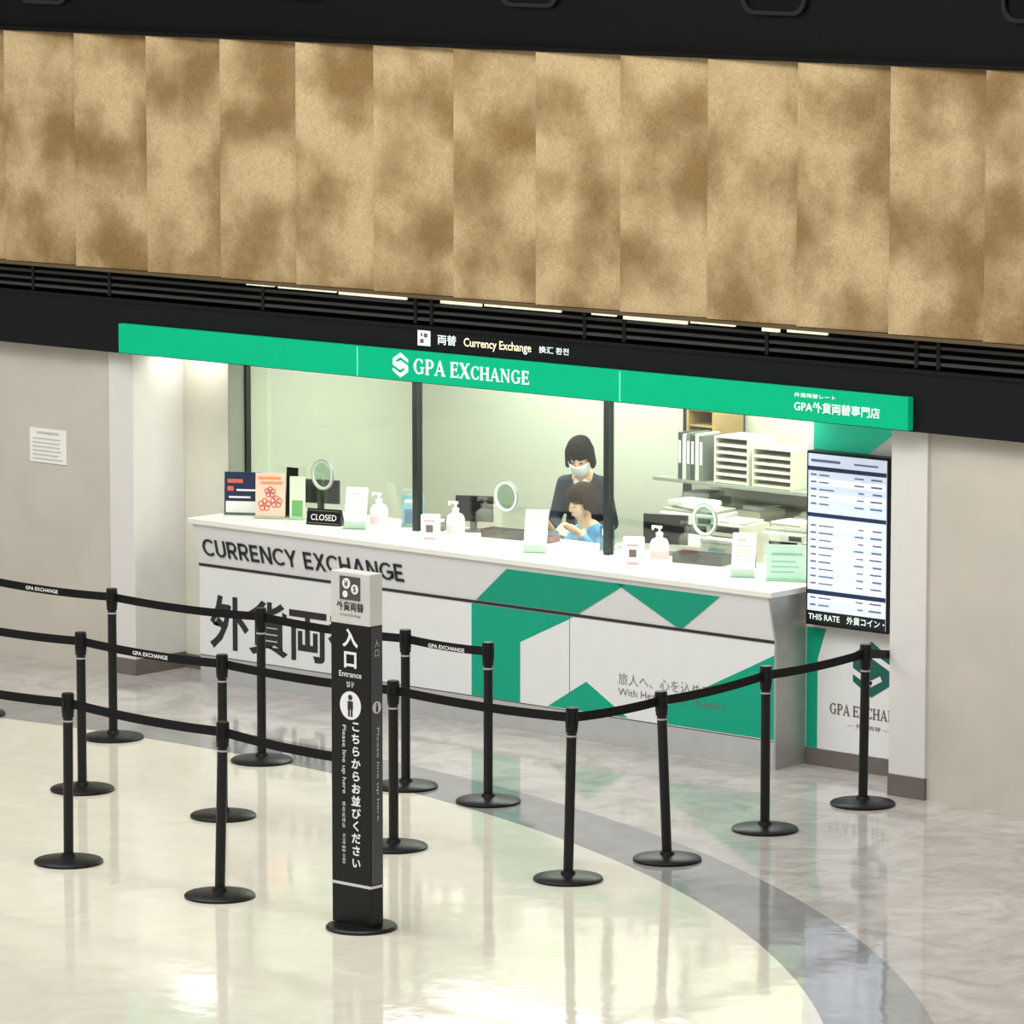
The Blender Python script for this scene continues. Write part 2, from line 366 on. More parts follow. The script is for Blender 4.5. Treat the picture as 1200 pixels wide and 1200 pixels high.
box('countertop',X0-.03,X1+.03,-.075,.78,1.0,1.035,M_CTOP,c,bev=.004)
A=[(-2.33,.72),(-2.0,.97),(-1.07,.97),(-1.57,.70),(-1.94,.53),(-1.94,.166),(-2.33,.166)]
B=[(-1.15,.97),(-.36,.97),(-.70,.735)]
for i,P in enumerate([A,B]):
    up=clipz(P,.75,True); lo=clipz(P,.724,False)
    if len(up)>2: polys('graphic',[up],M_GREEN,c,yf=lambda z:yb(z)-.001,th=.001)
    if len(lo)>2: polys('graphic',[lo],M_GREEN,c,y=-.001,th=.001)
polys('graphic',[[(-.004,.66),(-.004,.17),(-.82,.17),(-.82,.27)]],M_GREEN,c,y=-.001,th=.001)
polys('graphic',[[(-1.72,.17),(-1.42,.35),(-1.10,.17)]],M_GREEN,c,y=-.001,th=.001)
lettering(c,'CURRENCY EXCHANGE',-4.58,-2.85,.80,.11,M_DARK,yf=lambda z:yb(z)-.003,fn=sans_letter,gap=.07,space=.42)
text('lettering','外貨両替',M_DARK,c,x0=-4.55,x1=-3.18,z0=.215,h=.345,y=-.002,bold=.024)
MSL=mat('slogan_grey','#77736c',.5,var=.03,spec=.1)
text('lettering','旅人へ、心を込めて',MSL,c,x0=-1.17,x1=-.47,z0=.365,h=.068,y=-.003,bold=-.010)
text('lettering','With Heart for all Travelers',MSL,c,x0=-1.17,x1=-.36,z0=.30,h=.043,y=-.003,bold=-.006)

# ---------------------------------------------------------------- glazing
posts=[(-4.655,-4.63,.42,.46),(-3.21,-3.17,.43,.48),(-1.66,-1.62,.43,.48),(-.07,.01,.40,.47)]
for i,(a,b,cc,d) in enumerate(posts): struct(box('trim_%d'%(6+i),a,b,cc,d,1.036,2.075,M_FRAME))
struct(box('trim_10',-4.64,0,.43,.48,2.04,2.075,M_FRAME))
struct(box('trim_11',-4.655,-4.648,.281,.42,1.036,2.07,mat('return_grey','#8e9387',.5)))
for i,(a,b,hx) in enumerate([(-4.63,-3.21,-3.99),(-3.17,-1.66,-2.45),(-1.62,-.07,-.89)]):
    w=struct(box('window_%d'%(i+1),a,b,.45,.458,1.037,2.04,M_GLASS))
    n=36
    def annulus(nm,r0,r1,y0,y1,mm):
        bm=bmesh.new()
        vs=[[bm.verts.new((hx+r*math.cos(2*math.pi*j/n),yy,1.315+r*math.sin(2*math.pi*j/n))) for j in range(n)] for r,yy in ((r0,y0),(r1,y0),(r1,y1),(r0,y1))]
        for q in range(4):
            A_,B_=vs[q],vs[(q+1)%4]
            for j in range(n): bm.faces.new((A_[j],A_[(j+1)%n],B_[(j+1)%n],B_[j]))
        bmesh.ops.recalc_face_normals(bm,faces=bm.faces[:])
        obj(nm,tomesh(bm),mm,w)
    annulus('speaking_hole_ring',.077,.092,.438,.449,mat('ring_white','#d9dedb',.25))
    annulus('ring_edge',.092,.096,.440,.449,mat('ring_edge_grey','#8d9591',.3,metal=.4))
    polys('speaking_hole_cover',[ring_pts(hx,1.315,.076)],M_ACR,w,y=.444,th=.003)

# ---------------------------------------------------------------- right recess graphic + monitor
p=thing('wall_graphic',(0,.28,0),'white shop graphic panel with green stripe, emblem and grey lettering','graphic panel')
box('board',.015,.94,-.012,-.001,.1,2.06,M_WHITE,p)
polys('graphic',[[(.02,.10),(.10,.10),(.10,.62),(.16,.80),(.02,.80)]],M_GREEN,p,y=-.014,th=.002)
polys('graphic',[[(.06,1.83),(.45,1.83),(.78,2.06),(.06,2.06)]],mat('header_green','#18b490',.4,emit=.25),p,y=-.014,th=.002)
MG2=mat('emblem_green','#0c5a50',.4)
emblem(p,.49,.60,.16,-.015,MG2,M_WHITE,.20)
lettering(p,'GPA EXCHANGE',.19,.76,.315,.062,M_GREYL,y=-.015)
text('lettering','— 外貨両替 —',M_GREYL,p,x0=.32,x1=.62,z0=.25,h=.025,y=-.015)
t=thing('rate_monitor',(.37,.27,.83),'tall portrait rate display screen with blue-white rows of figures','monitor')
box('housing',-.295,.295,-.085,-.005,0,1.0,M_BLACK,t,bev=.005)
scr=box('screen',-.28,.28,-.089,-.085,.015,.985,mat('screen_blue','#cfdbee',.3,emit=.55,var=.02),t)
mn=mat('screen_navy','#1d2a4e',.4,emit=.3); mg=mat('screen_text','#63708c',.4,emit=.25); mk=mat('screen_black','#0b0f16',.3)
for za,zb in ((.89,.914),(.625,.648),(.18,.206)): polys('header_bar',[rect(-.28,.28,za,zb)],mn,scr,y=-.0905,th=.001)
polys('ticker',[rect(-.28,.28,.015,.085)],mk,scr,y=-.0905,th=.001)
bars=[]; alt=[]
for i in range(19):
    z=.862-i*.0415
    if any(abs(z-q)<.03 for q in (.637,.195)) or z<.1: continue
    bars+= [rect(-.26,-.22,z,z+.010),rect(-.20,-.20+.06+.05*random.random(),z,z+.008),rect(.05+.04*random.random(),.12,z,z+.008),rect(.16+.03*random.random(),.25,z,z+.010)]
    if i%2: alt.append(rect(-.27,.27,z-.012,z+.026))
bars+=[rect(-.26,-.05,.94,.955),rect(.05,.22,.94,.95)]
polys('table_row',alt,mat('screen_row','#f0f4fb',.3,emit=.55),scr,y=-.0900,th=.0005)
tt=polys('table_text',bars,mg,scr,y=-.0912,th=.0008); tt['kind']='stuff'
text('ticker_lettering','THIS RATE　外貨コイン・',M_LET,scr,x0=-.27,x1=.275,z0=.03,h=.045,y=-.0915,bold=.01)

# notice on left wall
n_=thing('wall_notice',(-5.85,-.15,1.29),'white printed notice sheet taped to beige wall','notice')
box('sheet',-.17,.17,-.006,-.001,0,.22,M_PAPER,n_)
polys('printed_lines',[rect(-.14,.14-.06*random.random(),.02+.026*i,.028+.026*i) for i in range(6)]+[rect(-.10,.10,.185,.20)],mat('print_grey','#c5c3c0',.6),n_,y=-.008,th=.001)

# ---------------------------------------------------------------- barrier posts
POST_LABEL='black queue barrier post with round weighted base'
def make_post(x,y):
    return thing('barrier_post',(x,y,0),POST_LABEL,'barrier post','queue barrier posts')
def build_parts():
    b=lathe('base',[(0,.0),(.176,.0),(.180,.004),(.180,.012),(.172,.019),(.09,.028),(.04,.034),(.034,.05),(0,.05)],M_BLACK)
    pl=lathe('pole',[(.026,.03),(.026,.80),(.0,.80)],mat('pole_black','#0f1011',.33,var=.05,spec=.35),seg=24)
    hd=lathe('cassette_head',[(.026,.765),(.031,.77),(.031,.79),(.033,.792),(.033,.888),(.030,.896),(0,.897)],M_BLACK,seg=28)
    glint_ring=lathe('collar',[(.0270,.745),(.0275,.747),(.0275,.752),(.0270,.754)],mat('glint_grey','#a9aaa8',.4),seg=24)  # pale ring paints in the whitish reflection at the head's lower end
    sl=boxes('belt_slot',[(-.037,.037,-.010,.010,.81,.875),(-.010,.010,-.037,.037,.81,.875)],M_BLACK,bev=.002)
    return [b,pl,hd,glint_ring,sl]
first=None
posts_xy=[(-3.55,-1.81,0),(-2.37,-1.76,0),(-1.21,-1.79,0),(-.57,-1.81,0),(-2.50,-3.06,0),(-1.37,-3.08,0),(-.10,-3.08,0),(1.13,-3.09,.02),(-1.10,-4.49,.006),(.09,-4.57,.022),(1.19,-2.37,-.036),(1.07,-1.41,0),(1.02,-.49,.01),(-4.75,-1.81,0),(-3.72,-3.07,0),(-2.32,-4.5,0)]
heads={}
for i,(x,y,lx) in enumerate(posts_xy):
    e=make_post(x,y)
    if first is None:
        first=build_parts(); parts=first
        for q in parts: q.parent=e
    else:
        parts=[]
        for q in first:
            k=q.copy(); k.parent=e; SC.collection.objects.link(k); parts.append(k)
    if lx:
        R=Vector((.7468,.6652,0)); ax=Vector((0,0,1)).cross(R).normalized(); ang=math.atan2(lx,.88)
        for q in parts[1:]:
            q.rotation_euler=Matrix.Rotation(ang,4,ax).to_euler()
    heads[i]=Vector((x+.7468*lx*.95,y+.6652*lx*.95,.843))
M_BELT=mat('belt_black','#0e0e10',.6,var=.1,spec=.2)
def belt(a,b,txt=False,ra=.038,rb=.038,label='black retractable belt stretched between two barrier posts'):
    a=Vector(a); b=Vector(b); d=(b-a); u=d.normalized(); L=d.length; a=a+u*ra; b=b-u*rb; n=14
    nn=Vector((-u.y,u.x,0)).normalized()*.0012
    bm=bmesh.new(); prev=None
    for i in range(n+1):
        t=i/n; p=a.lerp(b,t); p.z-=.014*4*t*(1-t)*min(1,L/1.2)
        q=[bm.verts.new(p+nn+Vector((0,0,-.024))),bm.verts.new(p+nn+Vector((0,0,.024))),bm.verts.new(p-nn+Vector((0,0,.024))),bm.verts.new(p-nn+Vector((0,0,-.024)))]
        if prev:
            for j in range(4): bm.faces.new((prev[j],prev[(j+1)%4],q[(j+1)%4],q[j]))
        prev=q
    bmesh.ops.recalc_face_normals(bm,faces=bm.faces[:])
    for v in bm.verts: v.co-=a
    o=obj('barrier_belt',tomesh(bm),M_BELT,loc=a); tag(o,label,'barrier belt','queue barrier belts')
    if txt:
        th=math.atan2(u.y,u.x); Mx=Matrix.Rotation(th,4,'Z')
        mid=(b-a).length*.5
        text('lettering','GPA EXCHANGE',M_WL,o,x0=mid-.14,x1=mid+.14,z0=-.026,h=.022,y=-.0025,bold=.02,M=Mx)
H=heads
belt(H[13],H[0],True); belt(H[0],H[1]); belt(H[1],H[2]); belt(H[2],H[3],True)
belt(H[14],H[4]); belt(H[4],H[5],True); belt(H[5],H[6]); belt(H[6],H[7])
belt(H[7],H[10]); belt(H[10],H[11]); belt(H[11],H[12])
belt(H[12],(.82,.262,.74),rb=.002,label='short black belt from the last post to the recessed wall')
belt(H[15],H[8]); belt(H[8],H[9]); belt(H[9],(.97,-4.62,.83),rb=.002)

# ---------------------------------------------------------------- queue sign pillar
s=thing('queue_sign_pillar',(1.13,-4.63,0),'tall black queue sign pillar with white Japanese lettering and round base','sign')
lathe('base',[(0,0),(.172,0),(.176,.004),(.176,.012),(.168,.02),(.05,.028),(0,.028)],M_BLACK,s)
xa,xb,ya,yb2=-.155,.105,-.045,.045
box('column',xa,xb,ya,yb2,.025,.215,M_BLACK,s,bev=.004)
box('ring_line',xa-.002,xb+.002,ya-.002,yb2+.002,.215,.228,mat('line_white','#d8d8d6',.4),s)
box('column_panel',xa,xb,ya,yb2,.228,1.51,mat('pillar_black','#0e0f11',.4,var=.06,spec=.3),s,bev=.003)
box('side_panel',xb,xb+.002,ya+.006,yb2-.006,.235,1.505,mat('pillar_side','#3c3e41',.3,var=.06,spec=.5),s)
box('top_panel',xa,xb,ya,yb2,1.51,1.765,mat('pillar_light','#cfceca',.45),s,bev=.003)
cx=(xa+xb)/2; yf_=ya-.002
polys('icon_plate',[rect(cx-.068,cx+.068,1.63,1.745)],mat('plate_grey','#4a4a4c',.5),s,y=yf_-.001,th=.002)
for q in (ring_pts(cx-.022,1.71,.026),ring_pts(cx+.034,1.685,.024),ring_pts(cx-.03,1.657,.017)): polys('icon',[q],M_PAPER,s,y=yf_-.003,th=.002)
text('icon_lettering','¥',M_DARK,s,x0=cx-.036,x1=cx-.008,z0=1.695,h=.03,y=yf_-.0045)
text('icon_lettering','$',M_DARK,s,x0=cx+.024,x1=cx+.044,z0=1.67,h=.03,y=yf_-.0045)
text('lettering','外貨両替',M_DARK,s,x0=cx-.09,x1=cx+.09,z0=1.575,h=.045,y=yf_,bold=.02)
text('lettering','Currency Exchange',M_GREYL,s,x0=cx-.07,x1=cx+.07,z0=1.545,h=.018,y=yf_)
text('lettering','入口',M_WL,s,x0=cx-.052,x1=cx+.052,z0=1.295,h=.195,y=yf_,bold=.035,vertical=True)
text('lettering','Entrance',M_WL,s,x0=cx-.075,x1=cx+.075,z0=1.25,h=.028,y=yf_,bold=.01)
text('lettering','입구',M_WL,s,x0=cx-.025,x1=cx+.025,z0=1.20,h=.028,y=yf_,bold=.01)
polys('round_icon',[ring_pts(cx,1.11,.070)],M_WL,s,y=yf_,th=.002)
polys('icon_figure',[ring_pts(cx,1.150,.014,16),rect(cx-.018,cx+.018,1.09,1.132),rect(cx-.015,cx-.003,1.055,1.09),rect(cx+.003,cx+.015,1.055,1.09)],M_DARK,s,y=yf_-.001,th=.001)
text('lettering','こちらからお並びください',M_WL,s,x0=cx+.005,x1=cx+.068,z0=.31,h=.72,y=yf_,bold=.03,vertical=True)
text('lettering','Please line up here',M_WL,s,x0=cx-.062,x1=cx-.030,z0=.67,h=.34,y=yf_,rot='down')
text('lettering','请在此排队',M_WL,s,x0=cx-.058,x1=cx-.036,z0=.50,h=.13,y=yf_,vertical=True)
text('lettering','여기에 줄을 서세요',M_WL,s,x0=cx-.058,x1=cx-.036,z0=.32,h=.15,y=yf_,rot='down')
Ms=Matrix.Translation((xb+.003,.0,0))@Matrix.Rotation(math.radians(90),4,'Z')
msd=mat('side_print','#c0c1c0',.5)
polys('round_icon',[ring_pts(0,1.11,.030,24)],msd,s,y=-.001,th=.002,M=Ms)
polys('icon_figure',[ring_pts(0,1.127,.006,12),rect(-.007,.007,1.088,1.119)],M_DARK,s,y=-.002,th=.001,M=Ms)
text('lettering','Please line up here',msd,s,x0=-.008,x1=.014,z0=.55,h=.46,y=-.002,rot='down',M=Ms)
text('lettering','入口',msd,s,x0=-.018,x1=.018,z0=1.36,h=.085,y=-.002,vertical=True,M=Ms)

# ---------------------------------------------------------------- counter-top items
ZT=1.0355
def leaflet(x,y,w,h,mcol,label,cat='leaflet stand',rz=0,deco=None,lean=.05):
    e=thing('leaflet_stand',(x,y,ZT),label,cat,rz=rz)
    bm=bmesh.new(); bmbox(bm,-w/2,w/2,-.004,.004,0,h,.001)
    M_=Matrix.Rotation(-lean,4,'X'); bm.transform(M_); obj('card',tomesh(bm),mcol,e)
    extr_x('acrylic_foot',[(-.035,0),(.05,0),(.05,.004),(.012,.006),(.03,h*.6),(.026,h*.6),(.006,.008),(-.03,.02),(-.035,.02)],-w/2,w/2,M_ACR,e)
    if deco:
        for nm,pl,mm in deco: polys(nm,pl,mm,e,y=-.006,th=.001,M=M_)
    return e
RZ=math.radians(30)
mp=mat('pink_card','#f0cdb9',.5); mr=mat('red_print','#dc6250',.5); mnv=mat('navy_card','#1d2c4c',.4); mo=mat('orange_print','#e8975f',.5); mpk=mat('pink_print','#eaa3aa',.5); mgr=mat('green_print','#6fae6a',.5); mbl=mat('blue_print','#3f7fae',.5); msk=mat('sky_card','#8cc0d8',.5)
leaflet(-4.51,.26,.24,.27,mnv,'navy and white card stand on the white counter',rz=RZ,deco=[('print',[rect(-.10,.0,.20,.225),rect(-.10,-.06,.15,.18)],mr),('print',[rect(-.11,.11,.012,.085)],M_PAPER),('print',[rect(-.04,.09,.15,.162),rect(-.09,.05,.105,.117)],M_WL)])
fl=[]
for fx,fz,fr in ((-.035,.085,.042),(.04,.105,.040),(0,.165,.036)):
    for k in range(5):
        a=k*2*math.pi/5+.3; cx1,cz1=fx+fr*.55*math.cos(a),fz+fr*.55*math.sin(a)
        pts=ring_pts(cx1,cz1,fr*.40,10); fl+=stroke(pts+[pts[0]],.006,.1)
leaflet(-4.26,.25,.19,.285,mp,'pink floral leaflet in a stand on the counter',rz=RZ,deco=[('print',[rect(-.08,.07,.245,.262),rect(-.06,.08,.215,.232)],mo),('print',fl,mr)])
leaflet(-4.10,.33,.10,.27,mat('pale_green_card','#d8e8cc',.5),'pale green leaflet upright on the counter',rz=RZ,deco=[('print',[rect(-.035,.035,.02,.12)],mgr)])
leaflet(-4.22,.40,.09,.31,M_BLACK,'slim black upright card holder beside leaflets',rz=.1)
def plate(x,y,w,h,body,label):
    e=thing('closed_sign',(x,y,ZT),label,'counter sign',rz=RZ*.5)
    extr_x('plate',[(-.03,0),(-.01,h),(-.004,h),(.04,0)],-w/2,w/2,M_BLACK,e)
    yf=lambda z:-.031+z*.02/h
    polys('border',[rect(-w/2+.008,w/2-.008,.010,.014),rect(-w/2+.008,w/2-.008,h-.014,h-.010)],M_GREYL,e,yf=lambda z:yf(z)-.0005,th=.0005)
    text('lettering',body,M_WL,e,x0=-w/2+.03,x1=w/2-.03,z0=h*.3,h=h*.36,yf=lambda z:yf(z)-.001,bold=.0)
plate(-3.80,.27,.24,.10,'CLOSED','small black CLOSED sign with white lettering on counter')
def card(x,y,label,wf=.14,hf=.26):
    e=thing('card_stand',(x,y,ZT),label,'card stand',rz=RZ*.9)
    M_=Matrix.Rotation(math.radians(-14),4,'X')
    bm=bmesh.new(); bmbox(bm,-wf/2,wf/2,-.003,.003,0,hf,.001); bm.transform(M_); obj('card',tomesh(bm),M_PAPER,e)
    bm=bmesh.new(); bmbox(bm,-wf/2,wf/2,.0,.10,0,.006); obj('foot',tomesh(bm),M_PAPER,e)
    bm=bmesh.new(); bmbox(bm,-wf/2-.004,wf/2+.004,-.02,-.014,0,.05,.001); bmbox(bm,-wf/2-.004,wf/2+.004,-.02,.01,0,.006,0); obj('pocket',tomesh(bm),M_ACR,e)
    polys('printed_lines',[rect(-wf*.35,wf*.3,z,z+.005) for z in (.10,.12,.14,.16,.18)]+[rect(-wf*.3,wf*.1,.21,.225)],mat('print_light','#c9c8c0',.6),e,y=-.0045,th=.001,M=M_)
card(-3.53,.25,'white slanted card stand beside hand sanitiser on counter')
card(-2.02,.22,'white slanted card stand at the middle of counter')
card(-.46,.27,'white slanted card stand near the rate screen')
def pump(x,y,lab,label):
    e=thing('pump_bottle',(x,y,ZT),label,'pump bottle','sanitiser pump bottles')
    k=1.18
    def S(pr): return [(a*k,b*k) for a,b in pr]
    lathe('bottle',S([(0,0),(.044,0),(.047,.004),(.047,.110),(.038,.130),(.016,.142),(.016,.15),(0,.15)]),mat('bottle_white','#f3f0ea',.35,spec=.6),e,seg=28)
    lathe('label',S([(.0475,.035),(.0480,.037),(.0480,.075),(.0475,.077)]),lab,e,seg=28)
    lathe('pump_neck',S([(.018,.148),(.018,.165),(.006,.167),(.006,.185),(.014,.186),(.014,.197),(0,.198)]),M_WL,e,seg=18)
    boxes('nozzle',[(-.055,.0,-.008,.008,.22,.233),(-.055,-.046,-.007,.007,.206,.222)],M_WL,e,bev=.002)
mpk2=mat('pink_pale','#eebcbc',.5)
pump(-3.38,.31,mpk2,'white pump sanitiser bottle with pink label on counter')
pump(-2.75,.32,mpk2,'white pump sanitiser bottle with pink label on counter')
pump(-1.13,.32,mpk2,'white pump sanitiser bottle with pink label on counter')
def pkg(x,y,w,d,h,mm,label,deco=None):
    e=thing('small_box',(x,y,ZT),label,'box',rz=RZ)
    box('carton',-w/2,w/2,-d/2,d/2,0,h,mm,e,bev=.003)
    if deco:
        for pl,dm in deco: polys('print',pl,dm,e,y=-d/2-.0015,th=.001)
pk=[([rect(-.022,.022,.06,.105)],M_GREYL),([rect(-.035,.035,.015,.03),rect(-.035,.035,.125,.135)],mpk)]
pkg(-2.81,.16,.11,.06,.165,M_PAPER,'small white carton with dark print beside sanitiser bottle',pk)
pkg(-1.21,.18,.12,.06,.175,M_PAPER,'small white carton with dark print beside sanitiser bottle',pk)
leaflet(-3.33,.56,.14,.20,msk,'blue and white leaflet standing behind the glass',rz=RZ,deco=[('print',[rect(-.05,.05,.02,.11)],mbl),('print',[rect(-.05,.03,.15,.17)],M_WL)])
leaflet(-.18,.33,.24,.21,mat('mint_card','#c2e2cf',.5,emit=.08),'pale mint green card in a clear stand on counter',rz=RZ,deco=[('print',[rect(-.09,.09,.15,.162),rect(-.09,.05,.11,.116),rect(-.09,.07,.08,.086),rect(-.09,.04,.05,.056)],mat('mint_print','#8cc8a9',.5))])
leaflet(-1.76,.58,.09,.15,mbl,'small blue leaflet standing behind the glass',rz=RZ,deco=[('print',[rect(-.03,.03,.09,.13)],M_WL)])

# behind-glass counter equipment
def tray(x,y,z,w,d,h,mm,label,cat='tray',rz=.15):
    e=thing('document_tray',(x,y,z),label,cat,rz=rz)
    boxes('tray_body',[(-w/2,w/2,-d/2,d/2,0,.008),(-w/2,w/2,-d/2,-d/2+.006,0,h),(-w/2,w/2,d/2-.006,d/2,0,h),(-w/2,-w/2+.006,-d/2,d/2,0,h),(w/2-.006,w/2,-d/2,d/2,0,h)],mm,e,bev=.001)
tray(-2.58,.60,ZT,.30,.13,.05,M_BLACK,'low black document tray behind the glass')
tray(-2.31,.62,ZT,.18,.12,.035,mat('dark_red','#7a2c2a',.5),'low dark red cash tray behind the glass')
tray(-1.00,.56,ZT,.34,.13,.06,M_BLACK,'low black document tray behind the glass')
def screen(x,y,z,w,h,rz,label):
    e=thing('desktop_monitor',(x,y,z),label,'monitor',rz=rz)
    box('display',-w/2,w/2,-.012,.012,.06,.06+h,M_BLACK,e,bev=.004)
    box('screen_face',-w/2+.01,w/2-.01,-.0135,-.012,.07,.05+h,mat('screen_dark','#2a3036',.2),e)
    box('stand',-.02,.02,.012,.03,.0,.12,M_BLACK,e); lathe('foot',[(0,0),(.075,0),(.075,.008),(0,.010)],M_BLACK,e,seg=28)
screen(-2.92,.68,ZT,.24,.16,math.radians(205),'black desktop monitor facing the staff side')
screen(-1.40,.70,ZT,.28,.18,math.radians(200),'black desktop monitor facing the staff side')
screen(-4.20,.66,ZT,.24,.15,math.radians(200),'black desktop monitor facing the staff side')
def keypad(x,y,z,label,rz=RZ):
    e=thing('card_terminal',(x,y,z),label,'card terminal',rz=rz)
    extr_x('terminal_body',[(-.06,0),(.06,0),(.06,.07),(-.06,.025)],-.045,.045,M_GREYM,e)
    bm=bmesh.new(); bmbox(bm,-.032,.032,-.0,.045,.0,.002,.0005); bm.transform(Matrix.Translation((0,0,.048))@Matrix.Rotation(math.atan2(.045,.12),4,'X')); obj('display',tomesh(bm),mat('lcd','#9fb3a6',.3),e)
keypad(-3.12,.57,ZT,'dark grey card terminal on the staff side of counter')
keypad(-.66,.56,ZT,'dark grey card terminal on the staff side of counter')
def papers(x,y,z,label,n=4,w=.21,dd=.28,rz=0,spread=.12):
    e=thing('paper_stack',(x,y,z),label,'paper stack',rz=rz)
    bm=bmesh.new(); h=0
    for i in range(n):
        t=.006+.008*random.random(); a=random.uniform(-spread,spread)
        bmesh.ops.create_cube(bm,size=1,matrix=Matrix.Rotation(a,4,'Z')@Matrix.Translation((random.uniform(-.01,.01),random.uniform(-.01,.01),h+t/2))@Matrix.Diagonal((w,dd,t*.94,1))); h+=t
    obj('sheets',tomesh(bm),M_PAPER,e)
    box('cover_sheet',-w*.4,w*.4,-dd*.4,dd*.4,h,h+.0015,mat('cover_pale','#d9e4e2',.5),e)
papers(-.42,.66,ZT,'loose white paper stack on the staff side of counter',6,.20,.16)
papers(-1.68,.69,ZT,'loose white paper stack on the staff side of counter',3,.12,.09)
def deskbox(x,y,z,w,d,h,hexc,label,rz=0,name='document_box'):
    e=thing(name,(x,y,z),label,'document box',rz=rz)
    box('box_body',-w/2,w/2,-d/2,d/2,0,h*.82,mat('db'+hexc[1:],hexc,.5),e,bev=.003)
    box('box_lid',-w/2-.004,w/2+.004,-d/2-.004,d/2+.004,h*.82,h,mat('dl'+hexc[1:],hexc,.4),e,bev=.003)
    box('box_label',-w*.25,w*.25,-d/2-.0025,-d/2,h*.25,h*.6,mat('label_blue','#9db8c4',.5),e)
deskbox(-.20,.66,ZT,.20,.14,.10,'#e0dfd2','small cream box on the staff side of counter',rz=.1,name='cash_box')
deskbox(-.98,.71,ZT,.24,.09,.13,'#d6d9cc','small pale cash box on the staff side of counter',rz=.05,name='cash_box')

# back desk
d=thing('office_desk',(-1.10,1.35,0),'white office desk with drawers behind the counter','desk')
box('desktop',-.85,1.05,-.27,.22,.90,.93,mat('desk_white','#dcdfd6',.4),d,bev=.003)
for x in (-.83,1.0):
    box('leg',x,x+.04,-.22,.20,0,.9,M_STEEL,d)
box('drawer_unit',.4,.9,-.2,.2,.05,.9,mat('desk_white2','#cfd3ca',.4),d,bev=.004)
DZ=.9305
def printer(x,y,z,w,dd,h,label,rz=.1):
    e=thing('printer',(x,y,z),label,'printer',rz=rz)
    box('body',-w/2,w/2,-dd/2,dd/2,0,h,mat('printer_white','#e4e6dc',.4),e,bev=.012)
    box('lid',-w/2+.01,w/2-.01,-dd/2+.02,dd/2-.01,h,h+.02,mat('printer_grey','#a4a89e',.4),e,bev=.005)
    box('paper_slot',-w/2+.05,w/2-.05,-dd/2-.003,-dd/2+.01,h*.55,h*.75,M_BLACK,e)
    box('control_panel',w/2-.11,w/2-.02,-dd/2-.003,-dd/2+.01,h*.8,h*.92,M_GREYM,e)
    box('paper_tray',-w/2+.06,w/2-.06,-dd/2-.08,-dd/2,h*.30,h*.36,M_PAPER,e)
printer(-1.70,1.37,DZ,.40,.28,.27,'white office printer on the desk behind glass')
printer(-.95,1.38,DZ,.30,.28,.22,'white banknote counting machine on the desk behind glass')
printer(-.24,1.36,DZ,.28,.28,.24,'grey-white label printer on the desk behind glass')
def trays(x,y,z,w,dd,n,gap,label,rz=.0):
    e=thing('letter_tray_stack',(x,y,z),label,'letter trays',rz=rz)
    tc_=mat('tray_cream','#dedbcb',.4)
    for sd in (0,1):
        xx=-w/2 if sd==0 else w/2-.012
        box('side',xx,xx+.012,-dd/2,dd/2,0,n*gap+.01,tc_,e)
    box('back',-w/2+.012,w/2-.012,dd/2-.01,dd/2,0,n*gap+.01,M_GREYM,e)  # dark colour here stands in for shade deep in the slots
    for i in range(n):
        box('tray',-w/2+.012,w/2-.012,-dd/2,dd/2-.01,i*gap+.003,i*gap+gap*.42,tc_,e)
        box('slot_shade',-w/2+.014,w/2-.014,-dd/2+.03,dd/2-.012,i*gap+gap*.43,i*gap+gap*.55,mat('slot_grey','#6d6f66',.6),e)  # grey layer paints slot shade over each tray, no paper modelled
    box('lid',-w/2,w/2,-dd/2,dd/2,n*gap+.01,n*gap+.018,tc_,e)
trays(-1.32,1.30,DZ,.24,.28,4,.055,'cream letter trays with dark slots on desk')
papers(-1.72,1.37,DZ+.2905,'white paper stack on top of the printer',4,.26,.2,spread=.3)
papers(-1.32,1.30,DZ+.2385,'white paper stack on top of letter trays',3,.20,.2,spread=.3)
papers(-.95,1.38,DZ+.2405,'white paper stack on top of the machine',3,.22,.18,spread=.3)
for i,(hx,th) in enumerate((('#c9cfc0',.06),('#dedbcb',.07),('#b8c2b6',.06))):
    deskbox(-.60,1.28,DZ+(0,.0605,.131)[i],.26,.24,th,hx,'pale flat document box stacked on the desk',rz=.08*i)
keypad(-.60,1.26,DZ+.1915,'dark card terminal on stacked document boxes',rz=.5)
e=thing('desk_telephone',(-.24,1.38,DZ+.2605),'dark desk telephone with handset on the label printer','telephone',rz=.3)
extr_x('phone_body',[(-.08,0),(.08,0),(.08,.06),(-.08,.025)],-.08,.08,M_GREYM,e)
box('handset',-.075,-.03,-.085,.085,.06,.085,M_BLACK,e,bev=.006)
# side cabinet by the back wall with boxes under the shelf
d2=thing('low_cabinet',(-1.25,1.86,0),'low pale cabinet along the office back wall','cabinet')
box('carcass',-.95,.75,-.20,.22,.03,.96,mat('cab_grey','#c6cabd',.45),d2,bev=.004)
for k in range(4): box('door',-.93+k*.42,-.93+k*.42+.40,-.212,-.201,.06,.93,mat('cab_door','#d0d3c7',.45),d2,bev=.002)
random.seed(9)
xx=-2.12
for k in range(7):
    wd=random.choice((.18,.22,.20)); hh=random.choice((.16,.22,.26,.20))
    deskbox(xx+wd/2,1.80,.9605,wd,.24,hh,('#e3e3d6','#8f9a92','#dcd6c2','#bfc9c4','#e3e3d6','#a88f66','#cfd5c8')[k],'pale storage box on the low cabinet by the wall')
    if k%2==0: papers(xx+wd/2,1.80,.9605+hh+.0005,'loose papers lying on a storage box',3,wd*.85,.18,spread=.3)
    xx+=wd+.025
